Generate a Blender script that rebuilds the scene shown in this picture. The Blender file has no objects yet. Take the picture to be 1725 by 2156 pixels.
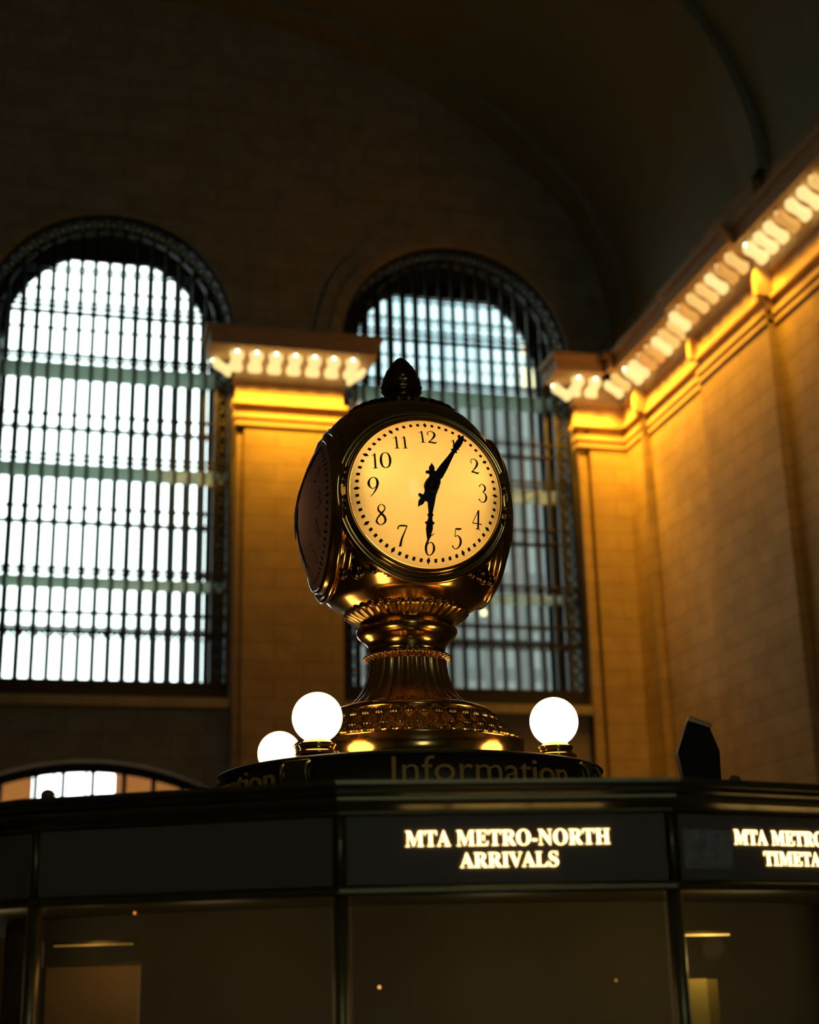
import bpy, bmesh, math, random
from mathutils import Vector, Matrix
random.seed(7)
PI = math.pi
S = bpy.context.scene
COL = S.collection
R = math.radians

# ---------------------------------------------------------------- camera, sky, exposure
PITCH, ROLL, YAW = R(17.6457), R(-1.3517), R(14.0827)
F = Vector((math.sin(YAW)*math.cos(PITCH), math.cos(YAW)*math.cos(PITCH), math.sin(PITCH)))
RT = Vector((math.cos(YAW), -math.sin(YAW), 0)); UP = RT.cross(F)
R2 = RT*math.cos(ROLL) + UP*math.sin(ROLL); U2 = -RT*math.sin(ROLL) + UP*math.cos(ROLL)
cam = bpy.data.objects.new('camera', bpy.data.cameras.new('camera')); COL.objects.link(cam)
m = Matrix((R2, U2, -F)).transposed().to_4x4(); m.translation = (0, 0, 1.6)
cam.matrix_world = m
cam.data.sensor_fit = 'VERTICAL'; cam.data.sensor_height = 36; cam.data.sensor_width = 36*1725/2156
cam.data.lens = 50; cam.data.clip_start = .05; cam.data.clip_end = 600
cam.data.dof.use_dof = True; cam.data.dof.focus_distance = 5.72; cam.data.dof.aperture_fstop = 2.0
S.camera = cam

SKY = 5.0
w = bpy.data.worlds.new('sky'); S.world = w; w.use_nodes = True
bg = w.node_tree.nodes['Background']; bg.inputs[0].default_value = (.90, 1.0, .98, 1); bg.inputs[1].default_value = SKY
S.view_settings.view_transform = 'Standard'; S.view_settings.look = 'None'
S.view_settings.gamma = 1; S.view_settings.use_curve_mapping = False; S.view_settings.exposure = 0
SPOTW = 520.0           # watts of each cornice lamp, cast downwards
GLOBE = 8.0             # globe lamps on the booth
DIALW = 1.0             # watts of each lamp inside the lit dial
PANEL = 1.9            # light panel behind the lit dial
try:
    S.cycles.caustics_reflective = False; S.cycles.caustics_refractive = False
    S.cycles.sample_clamp_indirect = 4; S.cycles.max_bounces = 7; S.cycles.use_denoising = True
    S.cycles.transparent_max_bounces = 16
except Exception:
    pass

# ---------------------------------------------------------------- helpers
def mat(name, col=(.5, .5, .5), rough=.5, metal=0., emit=None, es=1., bump=None, vary=None, spec=.5):
    M = bpy.data.materials.new(name); M.use_nodes = True
    nt = M.node_tree; b = nt.nodes['Principled BSDF']
    b.inputs['Base Color'].default_value = (*col, 1); b.inputs['Roughness'].default_value = rough
    b.inputs['Metallic'].default_value = metal; b.inputs['Specular IOR Level'].default_value = spec
    if emit:
        b.inputs['Emission Color'].default_value = (*emit, 1); b.inputs['Emission Strength'].default_value = es
    g = None
    if vary or bump:
        g = nt.nodes.new('ShaderNodeNewGeometry')
        n = nt.nodes.new('ShaderNodeTexNoise'); n.inputs['Scale'].default_value = (vary or bump)[0]
        n.inputs['Detail'].default_value = 5
        nt.links.new(g.outputs['Position'], n.inputs['Vector'])
        if vary:
            mx = nt.nodes.new('ShaderNodeMix'); mx.data_type = 'RGBA'
            mx.inputs['A'].default_value = (*col, 1); mx.inputs['B'].default_value = (*vary[1], 1)
            nt.links.new(n.outputs['Fac'], mx.inputs['Factor']); nt.links.new(mx.outputs['Result'], b.inputs['Base Color'])
        if bump:
            bp = nt.nodes.new('ShaderNodeBump'); bp.inputs['Strength'].default_value = bump[1]; bp.inputs['Distance'].default_value = bump[2]
            nt.links.new(n.outputs['Fac'], bp.inputs['Height']); nt.links.new(bp.outputs['Normal'], b.inputs['Normal'])
    return M

def stone(name, c1, c2, mortar, course=.62, length=1.9):
    M = bpy.data.materials.new(name); M.use_nodes = True; nt = M.node_tree; b = nt.nodes['Principled BSDF']
    b.inputs['Roughness'].default_value = .8; b.inputs['Specular IOR Level'].default_value = .2
    g = nt.nodes.new('ShaderNodeNewGeometry'); sx = nt.nodes.new('ShaderNodeSeparateXYZ'); cx = nt.nodes.new('ShaderNodeCombineXYZ')
    ad = nt.nodes.new('ShaderNodeMath'); nt.links.new(g.outputs['Position'], sx.inputs[0])
    nt.links.new(sx.outputs[0], ad.inputs[0]); nt.links.new(sx.outputs[1], ad.inputs[1])
    nt.links.new(ad.outputs[0], cx.inputs[0]); nt.links.new(sx.outputs[2], cx.inputs[1])
    br = nt.nodes.new('ShaderNodeTexBrick'); nt.links.new(cx.outputs[0], br.inputs['Vector'])
    br.inputs['Color1'].default_value = (*c1, 1); br.inputs['Color2'].default_value = (*c2, 1); br.inputs['Mortar'].default_value = (*mortar, 1)
    br.inputs['Scale'].default_value = 1; br.inputs['Mortar Size'].default_value = .025; br.inputs['Mortar Smooth'].default_value = .4
    br.inputs['Brick Width'].default_value = length; br.inputs['Row Height'].default_value = course
    n = nt.nodes.new('ShaderNodeTexNoise'); n.inputs['Scale'].default_value = 1.3; n.inputs['Detail'].default_value = 6
    nt.links.new(g.outputs['Position'], n.inputs['Vector'])
    mx = nt.nodes.new('ShaderNodeMix'); mx.data_type = 'RGBA'; mx.blend_type = 'MULTIPLY'; mx.inputs['Factor'].default_value = .45
    nt.links.new(br.outputs['Color'], mx.inputs['A']); nt.links.new(n.outputs['Fac'], mx.inputs['B'])
    nt.links.new(mx.outputs['Result'], b.inputs['Base Color'])
    return M

class MB:
    """collects geometry for ONE mesh object"""
    def __init__(s): s.v = []; s.f = []; s.sm = []
    def add(s, vs, fs, smooth=False, mtx=None):
        o = len(s.v)
        for p in vs:
            p = Vector(p)
            s.v.append(tuple(mtx @ p if mtx else p))
        for f in fs: s.f.append([i+o for i in f]); s.sm.append(smooth)
        return s
    def box(s, x0, x1, y0, y1, z0, z1, mtx=None):
        return s.add([(x0,y0,z0),(x1,y0,z0),(x1,y1,z0),(x0,y1,z0),(x0,y0,z1),(x1,y0,z1),(x1,y1,z1),(x0,y1,z1)],
                     [(0,3,2,1),(4,5,6,7),(0,1,5,4),(1,2,6,5),(2,3,7,6),(3,0,4,7)], False, mtx)
    def lathe(s, prof, n=64, mtx=None, smooth=True, rad=None, cap=True):
        """prof: (r, z) list bottom to top or any order; rad(r, z, a) may modulate"""
        vs = []; fs = []
        for k, (r, z) in enumerate(prof):
            for i in range(n):
                a = 2*PI*i/n
                rr = rad(r, z, a, k) if rad else r
                vs.append((rr*math.cos(a), rr*math.sin(a), z))
        for k in range(len(prof)-1):
            for i in range(n):
                j = (i+1) % n
                fs.append((k*n+i, k*n+j, (k+1)*n+j, (k+1)*n+i))
        if cap:
            fs.append(tuple(range(n))[::-1]); fs.append(tuple((len(prof)-1)*n+i for i in range(n)))
        return s.add(vs, fs, smooth, mtx)
    def torus(s, Rr, r, n=64, m_=12, mtx=None):
        vs = []; fs = []
        for i in range(n):
            a = 2*PI*i/n
            for j in range(m_):
                b = 2*PI*j/m_
                vs.append(((Rr+r*math.cos(b))*math.cos(a), (Rr+r*math.cos(b))*math.sin(a), r*math.sin(b)))
        for i in range(n):
            for j in range(m_):
                fs.append((i*m_+j, ((i+1)%n)*m_+j, ((i+1)%n)*m_+(j+1)%m_, i*m_+(j+1)%m_))
        return s.add(vs, fs, True, mtx)
    def ball(s, c, r, n=12, m_=8, sc=(1,1,1)):
        vs = []; fs = []
        for k in range(m_+1):
            t = PI*k/m_
            for i in range(n):
                a = 2*PI*i/n
                vs.append((c[0]+r*sc[0]*math.sin(t)*math.cos(a), c[1]+r*sc[1]*math.sin(t)*math.sin(a), c[2]-r*sc[2]*math.cos(t)))
        for k in range(m_):
            for i in range(n):
                j = (i+1) % n
                fs.append((k*n+i, k*n+j, (k+1)*n+j, (k+1)*n+i))
        return s.add(vs, fs, True)
    def prism(s, pts, d0, d1, fn):
        """2-D outline extruded; fn(u, v, d) -> point"""
        n = len(pts)
        vs = [fn(u, v, d0) for u, v in pts] + [fn(u, v, d1) for u, v in pts]
        fs = [tuple(range(n))[::-1], tuple(range(n, 2*n))] + [(i, (i+1)%n, n+(i+1)%n, n+i) for i in range(n)]
        return s.add(vs, fs)
    def build(s, name, material, parent=None, loc=(0,0,0), rotz=0, bevel=0):
        me = bpy.data.meshes.new(name); me.from_pydata(s.v, [], s.f)
        me.polygons.foreach_set('use_smooth', s.sm)
        bm = bmesh.new(); bm.from_mesh(me)
        bmesh.ops.remove_doubles(bm, verts=bm.verts, dist=1e-6)
        bmesh.ops.recalc_face_normals(bm, faces=bm.faces); bm.to_mesh(me); bm.free()
        me.materials.append(material)
        o = bpy.data.objects.new(name, me); COL.objects.link(o)
        o.location = loc; o.rotation_euler = (0, 0, rotz)
        if parent: o.parent = parent
        if bevel:
            b = o.modifiers.new('bevel', 'BEVEL'); b.width = bevel; b.segments = 2; b.limit_method = 'ANGLE'
        return o

def empty(name, loc=(0,0,0), rotz=0):
    o = bpy.data.objects.new(name, None); COL.objects.link(o); o.location = loc; o.rotation_euler = (0,0,rotz)
    o.empty_display_size = .1
    return o
def tag(o, label, cat, group=None):
    o['label'] = label; o['category'] = cat
    if group: o['group'] = group
    return o
def struct(o): o['kind'] = 'structure'; return o
def point(name, parent, loc, watts, col, size):
    l = bpy.data.lights.new(name, 'POINT'); l.energy = watts; l.color = col; l.shadow_soft_size = size
    o = bpy.data.objects.new(name, l); COL.objects.link(o); o.location = loc
    if parent: o.parent = parent
    return o
def copy_tree(o, parent=None):
    c = o.copy(); COL.objects.link(c)
    if parent: c.parent = parent
    for ch in list(o.children): copy_tree(ch, c)
    return c

# ---------------------------------------------------------------- materials
LIMESTONE = stone('tan_limestone', (.64,.46,.23), (.57,.41,.20), (.44,.31,.15))
PLASTER = mat('cornice_stone', (.62,.45,.27), .8, vary=(2.0,(.53,.38,.22)), spec=.2)
DARKSTONE = stone('lower_wall_stone', (.50,.44,.31), (.45,.39,.27), (.33,.28,.20), .8, 2.2)
CEIL = mat('painted_vault', (.28,.33,.25), .85, vary=(.35,(.33,.32,.20)), spec=.1)
FLOORM = mat('marble_floor', (.12,.10,.07), .35, vary=(.8,(.09,.075,.05)))
IRON = mat('dark_iron', (.020,.018,.013), .6, spec=.3)
OUTIRON = mat('outer_iron', (.05,.06,.06), .6, spec=.3)
BRASS = mat('polished_brass', (.62,.36,.10), .16, 1.0, bump=(30,.05,.002))
BRASSD = mat('aged_brass', (.50,.29,.085), .27, 1.0, bump=(60,.15,.002))
BRASSK = mat('dark_patinated_brass', (.16,.095,.035), .24, 1.0)
BLACK = mat('black_enamel', (.006,.005,.004), .5, spec=.3)
VEILED = mat('glare_veiled_numeral', (.20,.12,.085), .6, spec=.2)  # lighter brown puts reflection-dulled contrast into the numeral colour
NUMERAL = mat('numeral_paint', (.035,.012,.005), .6, spec=.2)
BOOTH = mat('dark_booth_bronze', (.17,.14,.09), .5, .0, spec=.5)
BOOTHG = mat('booth_moulding_bronze', (.20,.16,.07), .38, .8)
SIGNB = mat('sign_black_glass', (.17,.13,.085), .6, spec=.3)
LETTER = mat('backlit_letter', (.9,.8,.6), .5, emit=(1.0,.70,.30), es=3.6)
GLOBEM = mat('glowing_opal_globe', (.9,.85,.75), .4, emit=(1.0,.66,.28), es=GLOBE)
BULBM = mat('bare_bulb', (.9,.8,.6), .4, emit=(1.0,.86,.55), es=7)
GLOWS = [mat('lit_shade', (.6,.5,.3), .5, emit=(1.0,.74,.29), es=1.12), mat('lit_shade_warm', (.6,.5,.3), .5, emit=(1.0,.60,.17), es=.85), mat('lit_shade_dim', (.6,.5,.3), .5, emit=(1.0,.47,.10), es=.60)]

def glassmat(name, tint, gloss=.06, rough=.02, transl=None):
    M = bpy.data.materials.new(name); M.use_nodes = True; nt = M.node_tree
    nt.nodes.remove(nt.nodes['Principled BSDF']); out = nt.nodes['Material Output']
    t = nt.nodes.new('ShaderNodeBsdfTransparent'); t.inputs[0].default_value = (*tint, 1)
    g = nt.nodes.new('ShaderNodeBsdfGlossy'); g.inputs['Roughness'].default_value = rough
    mx = nt.nodes.new('ShaderNodeMixShader'); mx.inputs[0].default_value = gloss
    src = t
    if transl:
        d = nt.nodes.new('ShaderNodeBsdfTranslucent'); d.inputs[0].default_value = (*transl[0], 1)
        m2 = nt.nodes.new('ShaderNodeMixShader'); m2.inputs[0].default_value = transl[1]
        nt.links.new(t.outputs[0], m2.inputs[1]); nt.links.new(d.outputs[0], m2.inputs[2]); src = m2
    nt.links.new(src.outputs[0], mx.inputs[1]); nt.links.new(g.outputs[0], mx.inputs[2]); nt.links.new(mx.outputs[0], out.inputs[0])
    return M
PANE = glassmat('window_glass', (.90,.95,.94), .04)
FLOORGLASS = glassmat('walkway_glass', (.30,.36,.32), .03, .3, ((.62,.68,.58), .8))
BOOTHGLASS = glassmat('booth_glass', (.80,.80,.74), .05)

def opal(name, col, lit):
    M = bpy.data.materials.new(name); M.use_nodes = True; nt = M.node_tree
    nt.nodes.remove(nt.nodes['Principled BSDF']); out = nt.nodes['Material Output']
    g = nt.nodes.new('ShaderNodeNewGeometry'); n = nt.nodes.new('ShaderNodeTexNoise'); n.inputs['Scale'].default_value = 4.5; n.inputs['Detail'].default_value = 3
    nt.links.new(g.outputs['Position'], n.inputs['Vector'])
    rp = nt.nodes.new('ShaderNodeValToRGB'); rp.color_ramp.elements[0].position = .3; rp.color_ramp.elements[1].position = .7
    rp.color_ramp.elements[0].color = (*[c*.86 for c in col], 1); rp.color_ramp.elements[1].color = (*col, 1)
    nt.links.new(n.outputs['Fac'], rp.inputs[0])
    t = nt.nodes.new('ShaderNodeBsdfTranslucent'); d = nt.nodes.new('ShaderNodeBsdfDiffuse'); mx = nt.nodes.new('ShaderNodeMixShader'); mx.inputs[0].default_value = .25
    gl = nt.nodes.new('ShaderNodeBsdfGlossy'); gl.inputs['Roughness'].default_value = .15; m2 = nt.nodes.new('ShaderNodeMixShader'); m2.inputs[0].default_value = .03
    nt.links.new(rp.outputs[0], t.inputs[0]); nt.links.new(rp.outputs[0], d.inputs[0])
    nt.links.new(t.outputs[0], mx.inputs[1]); nt.links.new(d.outputs[0], mx.inputs[2])
    nt.links.new(mx.outputs[0], m2.inputs[1]); nt.links.new(gl.outputs[0], m2.inputs[2]); nt.links.new(m2.outputs[0], out.inputs[0])
    return M
DIAL = opal('opal_dial', (.95,.80,.50), True)
DIALOFF = opal('unlit_opal_dial', (.62,.42,.32), False)  # same opal glass, its unlit darkness put into the colour

# ================================================================ SETTING
XW = 19.65; XL = -17.65; YB = 46.0; YF = -35.0; ZS = 24.2
struct(MB().box(XL-2, XW+2.2, YF-2, YB+6, -.3, 0).build('floor', FLOORM))

def arch_pts(cx, r, z0, zc, n=40):
    """outline of an arched opening: crown zc, radius r, sill z0"""
    return [(cx-r, z0)] + [(cx-r*math.cos(PI*i/n), zc-r+r*math.sin(PI*i/n)) for i in range(n+1)] + [(cx+r, z0)]

def arched_wall(name, x0, x1, z1, y0, y1, openings, material):
    """a wall slab along x with arched openings, made of strips between z-outlines"""
    mb = MB()
    ops = sorted(openings, key=lambda o: o['cx'])
    ub = set([x0, x1])
    for o in ops:
        for i in range(49):
            ub.add(o['cx'] - o['r']*math.cos(PI*i/48))
    us = sorted(ub)
    def spans(x):
        res = [(0, z1)]
        for o in ops:
            if abs(x-o['cx']) < o['r']-1e-9:
                h = o['top'](x)
                new = []
                for a, b in res:
                    if h <= a or o['z0'] >= b: new.append((a, b)); continue
                    if o['z0'] > a: new.append((a, o['z0']))
                    if h < b: new.append((h, b))
                res = new
        return res
    for a, b in zip(us[:-1], us[1:]):
        if b-a < 1e-6: continue
        mid = (a+b)/2
        inside = [o for o in ops if abs(mid-o['cx']) < o['r']]
        zz = [0.0]; segs = []
        levels = sorted(inside, key=lambda o: o['z0'])
        lo = (0.0, 0.0)
        for o in levels:
            segs.append((lo, (o['z0'], o['z0'])))
            lo = (o['top'](a), o['top'](b))
        segs.append((lo, (z1, z1)))
        for (la, lb), (ha, hb) in segs:
            if ha-la < 1e-6 and hb-lb < 1e-6: continue
            mb.add([(a,y0,la),(b,y0,lb),(b,y1,lb),(a,y1,la),(a,y0,ha),(b,y0,hb),(b,y1,hb),(a,y1,ha)],
                   [(0,3,2,1),(4,5,6,7),(0,1,5,4),(2,3,7,6),(1,2,6,5),(3,0,4,7)])
    return struct(mb.build(name, material))

WIN = [(1.0, 4.30), (13.45, 4.30)]        # centre x, half width of the two tall windows
ZSILL, ZCROWN = 9.95, 27.2
def circ_top(cx, r, zc): return lambda x: zc-r+math.sqrt(max(0, r*r-(x-cx)**2))
def seg_top(cx, half, zc, rise): 
    Rr = (half*half+rise*rise)/(2*rise)
    return lambda x: zc-Rr+math.sqrt(max(0, Rr*Rr-(x-cx)**2))
ops = [dict(cx=c, r=r, z0=ZSILL, top=circ_top(c, r, ZCROWN)) for c, r in WIN]
ops.append(dict(cx=1.0, r=4.0, z0=3.2, top=seg_top(1.0, 4.0, 7.95, .95)))
arched_wall('wall_back', XL-2, XW+.6, 37.5, YB, YB+2.2, ops, DARKSTONE)
arched_wall('wall_front', XL-2, XW+.6, 37.5, YF-1.2, YF, [dict(cx=1.3, r=3.0, z0=8.6, top=circ_top(1.3, 3.0, 22.0))], DARKSTONE)
struct(MB().box(XL-.6, XL, YF, YB, 0, ZS).build('wall_left', LIMESTONE))

# right wall: piers and recessed bays (face X for each stretch of Y); an arched dark recess opens in the last bay
BAYS = [(43.9, 46.0, 19.65), (39.2, 43.9, 19.85), (34.5, 39.2, 19.65), (32.25, 34.5, 19.92)]
wb = MB()
for y0, y1, x in BAYS: wb.box(x, XW+.9, y0, y1, 0, ZS)
wb.box(19.92, XW+.9, YF, 32.25, 18.3, ZS); wb.box(19.92, XW+.9, YF, 26.0, 0, 18.3)
wb.box(21.9, 22.2, 25.6, 32.6, 0, 18.6); wb.box(XW+.9, 22.2, 32.25, 32.55, 0, 18.6); wb.box(XW+.9, 22.2, 25.7, 26.0, 0, 18.6); wb.box(XW+.9, 22.2, 25.7, 32.55, 18.3, 18.6)
struct(wb.build('wall_right', LIMESTONE))

# barrel vault with shallow transverse ribs
vb = MB(); nseg = 48; cxv = (XL+XW)/2; a_ = (XW-XL)/2+.3; b_ = 12.6
arc = [(cxv+a_*math.cos(PI*i/nseg), ZS+b_*math.sin(PI*i/nseg)) for i in range(nseg+1)]
for y0, y1, dr in [(YF-1, YB+.4, 0)] + [(y, y+1.3, -.35) for y in (44.7, 34.0, 23.0, 12.0, 1.0)]:
    inner = [(cxv+(x-cxv)*(1+dr/20), ZS+(z-ZS)*(1+dr/14)) for x, z in arc]
    outer = [(cxv+(x-cxv)*1.05, ZS+(z-ZS)*1.06) for x, z in arc]
    n = nseg+1
    vs = [(x, y0, z) for x, z in inner]+[(x, y1, z) for x, z in inner]+[(x, y0, z) for x, z in outer]+[(x, y1, z) for x, z in outer]
    fs = []
    for i in range(nseg):
        fs += [(i, i+1, n+i+1, n+i), (2*n+i, 3*n+i, 3*n+i+1, 2*n+i+1), (i, 2*n+i, 2*n+i+1, i+1), (n+i, n+i+1, 3*n+i+1, 3*n+i)]
    vb.add(vs, fs)
struct(vb.build('ceiling', CEIL))

# archivolts around the two windows
for k, (cx, r) in enumerate(WIN):
    mb = MB()
    for r0, r1, d in ((r-.02, r+.45, .18), (r+.45, r+.95, .10)):
        n = 48; cz = ZCROWN-r
        vs = []; fs = []
        for i in range(n+1):
            a = PI*i/n
            for rr in (r0, r1):
                for y in (YB-d, YB+.01): vs.append((cx-rr*math.cos(a), y, cz+rr*math.sin(a)))
        for i in range(n):
            p = i*4; q = p+4
            fs += [(p, q, q+2, p+2), (p, p+1, q+1, q), (p+2, q+2, q+3, p+3)]
        fs += [(0, 2, 3, 1), (n*4, n*4+1, n*4+3, n*4+2)]
        mb.add(vs, fs)
    struct(mb.build('trim_%d' % (k+1), DARKSTONE))

# ---- tall windows: iron grille, lacy border, second glazing behind, glass walkways between
BARX = .487
def window(idx, cx, r):
    root = struct(empty('window_%d' % idx, (cx, YB, ZSILL)))
    H = ZCROWN-ZSILL; cz = H-r
    def top(x, rr=r, c=cz): return c+math.sqrt(max(0, rr*rr-x*x))
    # dark iron surround that lines the opening
    mb = MB(); n = 48
    def rim(mb, r0, r1, y0, y1, z0):
        pin = [(-r0, z0)]+[(-r0*math.cos(PI*i/n), cz+r0*math.sin(PI*i/n)) for i in range(n+1)]+[(r0, z0)]
        pout = [(-r1, z0)]+[(-r1*math.cos(PI*i/n), cz+r1*math.sin(PI*i/n)) for i in range(n+1)]+[(r1, z0)]
        N = len(pin); vs = []
        for y in (y0, y1): vs += [(x, y, z) for x, z in pin]+[(x, y, z) for x, z in pout]
        fs = []
        for i in range(N-1):
            fs += [(i, i+1, N+i+1, N+i), (2*N+i, 3*N+i, 3*N+i+1, 2*N+i+1), (i, 2*N+i, 2*N+i+1, i+1), (N+i, N+i+1, 3*N+i+1, 3*N+i)]
        fs += [(0, N, 3*N, 2*N), (N-1, 3*N-1, 4*N-1, 2*N-1)]
        mb.add(vs, fs)
    rim(mb, r-.12, r, .05, .35, 0); rim(mb, r-.62, r-.52, .08, .30, .5)
    mb.box(-r, r, 0, .5, 0, .55)
    mb.build('iron_frame', IRON, root)
    # lacy border strip: rings and crosses between the two frame lines
    lb = MB()
    def ring(x, z, q):
        lb.torus(q, .045, 12, 5, Matrix.Translation((x, .2, z)) @ Matrix.Rotation(PI/2, 4, 'X'))
    z = .8
    while z < cz:
        for sgn in (-1, 1): ring(sgn*(r-.32), z, .15); lb.box(sgn*(r-.32)-.16, sgn*(r-.32)+.16, .17, .22, z+.21, z+.27)
        z += .48
    for i in range(1, 28):
        a = PI*i/28; ring(-(r-.32)*math.cos(a), cz+(r-.32)*math.sin(a), .15)
    lb.build('border_tracery', IRON, root)
    # front grille
    gb = MB(); ri = r-.55
    xs = [(k+.5)*BARX-.05-BARX/2 for k in range(-8, 9)]
    rails = [(23.55,.09),(23.37,.05),(24.9,.05),(25.05,.05),(21.75,.12),(21.58,.07),(19.56,.05),(19.1,.05),(18.12,.07),(17.94,.07),(16.28,.05),(15.8,.05),(14.2,.09),(14.04,.07),(12.72,.11),(12.1,.14),(10.45,.12)]
    for x in xs:
        if abs(x) < ri:
            gb.box(x-.06, x+.06, .12, .24, .4, top(x, ri+.05))
            for zz in (19.56, 19.1, 16.28, 15.8, 14.15):
                gb.ball((x, .18, zz-ZSILL), .115, 6, 4)
    for zz, t in rails:
        zl = zz-ZSILL; hw = r-.1 if zl <= cz else math.sqrt(max(0, ri*ri-(zl-cz)**2))
        gb.box(-hw, hw, .14, .22, zl-t/2, zl+t/2)
    # scalloped cresting under the lowest thick rail
    for x in xs:
        for s in (-.16, 0, .16):
            if abs(x+BARX/2+s) < ri: gb.torus(.07, .03, 10, 5, Matrix.Translation((x+BARX/2+s, .18, 12.1-ZSILL-.12)) @ Matrix.Rotation(PI/2, 4, 'X'))
    gb.build('grille', IRON, root)
    # outer glazing
    D = 1.75; ro = r-.68
    ob = MB(); rim(ob, ro, r+.02, D-.05, D+.15, 0)
    for x in xs:
        if abs(x) < ro: ob.box(x-.085, x+.085, D, D+.09, .2, top(x, ro+.05))
    for zz in (25.0, 24.5, 24.05, 23.45, 21.75, 19.6, 18.05, 16.2, 14.2, 12.6, 10.6):
        zl = zz-ZSILL; hw = ro if zl <= cz else math.sqrt(max(0, ro*ro-(zl-cz)**2))
        ob.box(-hw, hw, D, D+.07, zl-.035, zl+.035)
    ob.build('outer_sash', OUTIRON, root)
    tz = (26.2 if idx == 1 else 25.95)-ZSILL; tb_ = MB(); hw = math.sqrt(ro*ro-(tz-cz)**2)
    tp = [(-hw, tz)]+[(ro*math.sin(t), cz+ro*math.cos(t)) for t in [(-1+i/10)*math.asin(hw/ro) for i in range(21)]]+[(hw, tz)]
    tb_.prism(tp, D-.03, D+.10, lambda u, v, d: (u, d, v)); tb_.build('transom_panel', IRON, root)
    pb = MB(); pts = arch_pts(0, ro+.02, .1, cz+ro+.02)
    pb.prism(pts, D+.02, D+.04, lambda u, v, d: (u, d, v)); pb.build('pane', PANE, root)
    # glass walkways between the two layers
    for zz in (21.5, 17.85, 13.95):
        fb = MB(); fb.box(-(r-.02), r-.02, .3, D-.06, zz-ZSILL-.05, zz-ZSILL)
        fb.build('glass_walkway', FLOORGLASS, root)
    return root
for i, (cx, r) in enumerate(WIN): window(i+1, cx, r)
# sill ledges
for k, (cx, r) in enumerate(WIN):
    struct(MB().box(cx-r-.05, cx+r+.05, YB-.35, YB+.1, 9.62, 9.93).build('trim_%d' % (k+3), DARKSTONE))
# west window (behind the photographer)
wr = struct(empty('window_3', (1.3, YF-.6, 8.6)))
mb = MB(); mb.prism(arch_pts(0, 3.0, 0, 13.4), -.01, .01, lambda u, v, d: (u, d, v)); mb.build('pane', PANE, wr)
mb = MB()
for k in range(-5, 6): mb.box(k*.55-.05, k*.55+.05, .05, .17, 0, 10.3+math.sqrt(max(0, 9-(k*.55)**2)))
for z in (1.5, 4, 6.5, 9): mb.box(-3, 3, .06, .16, z-.06, z+.06)
mb.build('grille', IRON, wr)

# ---- pilasters on the back wall, piers' edge strips
def pilaster(n, x0, x1, groove=None):
    mb = MB()
    mb.box(x0, x0+groove[0], YB-.42, YB, 6.8, 21.0)
    mb.box(x0, x1, YB-.2, YB, 6.8, 21.0)
    mb.box(x0+groove[1], x1, YB-.5, YB-.2, 6.8, 21.0)
    return struct(mb.build('trim_%d' % n, LIMESTONE))
pilaster(5, 5.40, 9.06, (.24, .26))
pilaster(6, 17.80, 19.70, (.32, .42))

# ---- entablature: mouldings as stacked projections (z0, z1, projection)
PROFILE = [(19.34,19.50,.06),(19.60,19.78,.11),(20.10,20.22,.17),(20.22,20.95,.04),(20.95,21.12,.13),(21.12,21.84,.06),(21.84,22.30,1.08),(22.30,22.50,1.25)]
def entab(n, segs, material=PLASTER):
    """segs: list of (axis, a0, a1, face, ext0, ext1); ext = 1 where the moulding returns round a free end"""
    mb = MB()
    for axis, a0, a1, face, e0, e1 in segs:
        for z0, z1, p in PROFILE:
            if axis == 'x': mb.box(a0-p*e0, a1+p*e1, face-p, face+.4, z0, z1)
            else: mb.box(face-p, face+.4, a0-p*e0, a1+p*e1, z0, z1)
    return struct(mb.build('trim_%d' % n, material))
entab(7, [('x', 5.40, 9.06, YB-.5, 1, 1)])
entab(8, [('x', 17.80, 19.70, YB-.5, 1, 0)])
entab(9, [('y', 43.9, 45.6, 19.65, 0, 0), ('y', 39.2, 43.9, 19.85, 0, 0), ('y', 34.5, 39.2, 19.65, 0, 0), ('y', 20.0, 34.5, 19.92, 0, 0)])
# brackets where the cornice steps
mb = MB()
for y, x in ((43.9, 19.65), (39.2, 19.65), (34.5, 19.65)):
    mb.box(x-.30, x+.2, y-.12, y+.12, 20.2, 21.3)
struct(mb.build('trim_10', PLASTER))
# raised seams on the right wall shaft
mb = MB()
for y in (43.9,): mb.box(19.57, 19.7, y-.02, y+.08, 6.8, 19.3)
struct(mb.build('trim_11', LIMESTONE))

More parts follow.
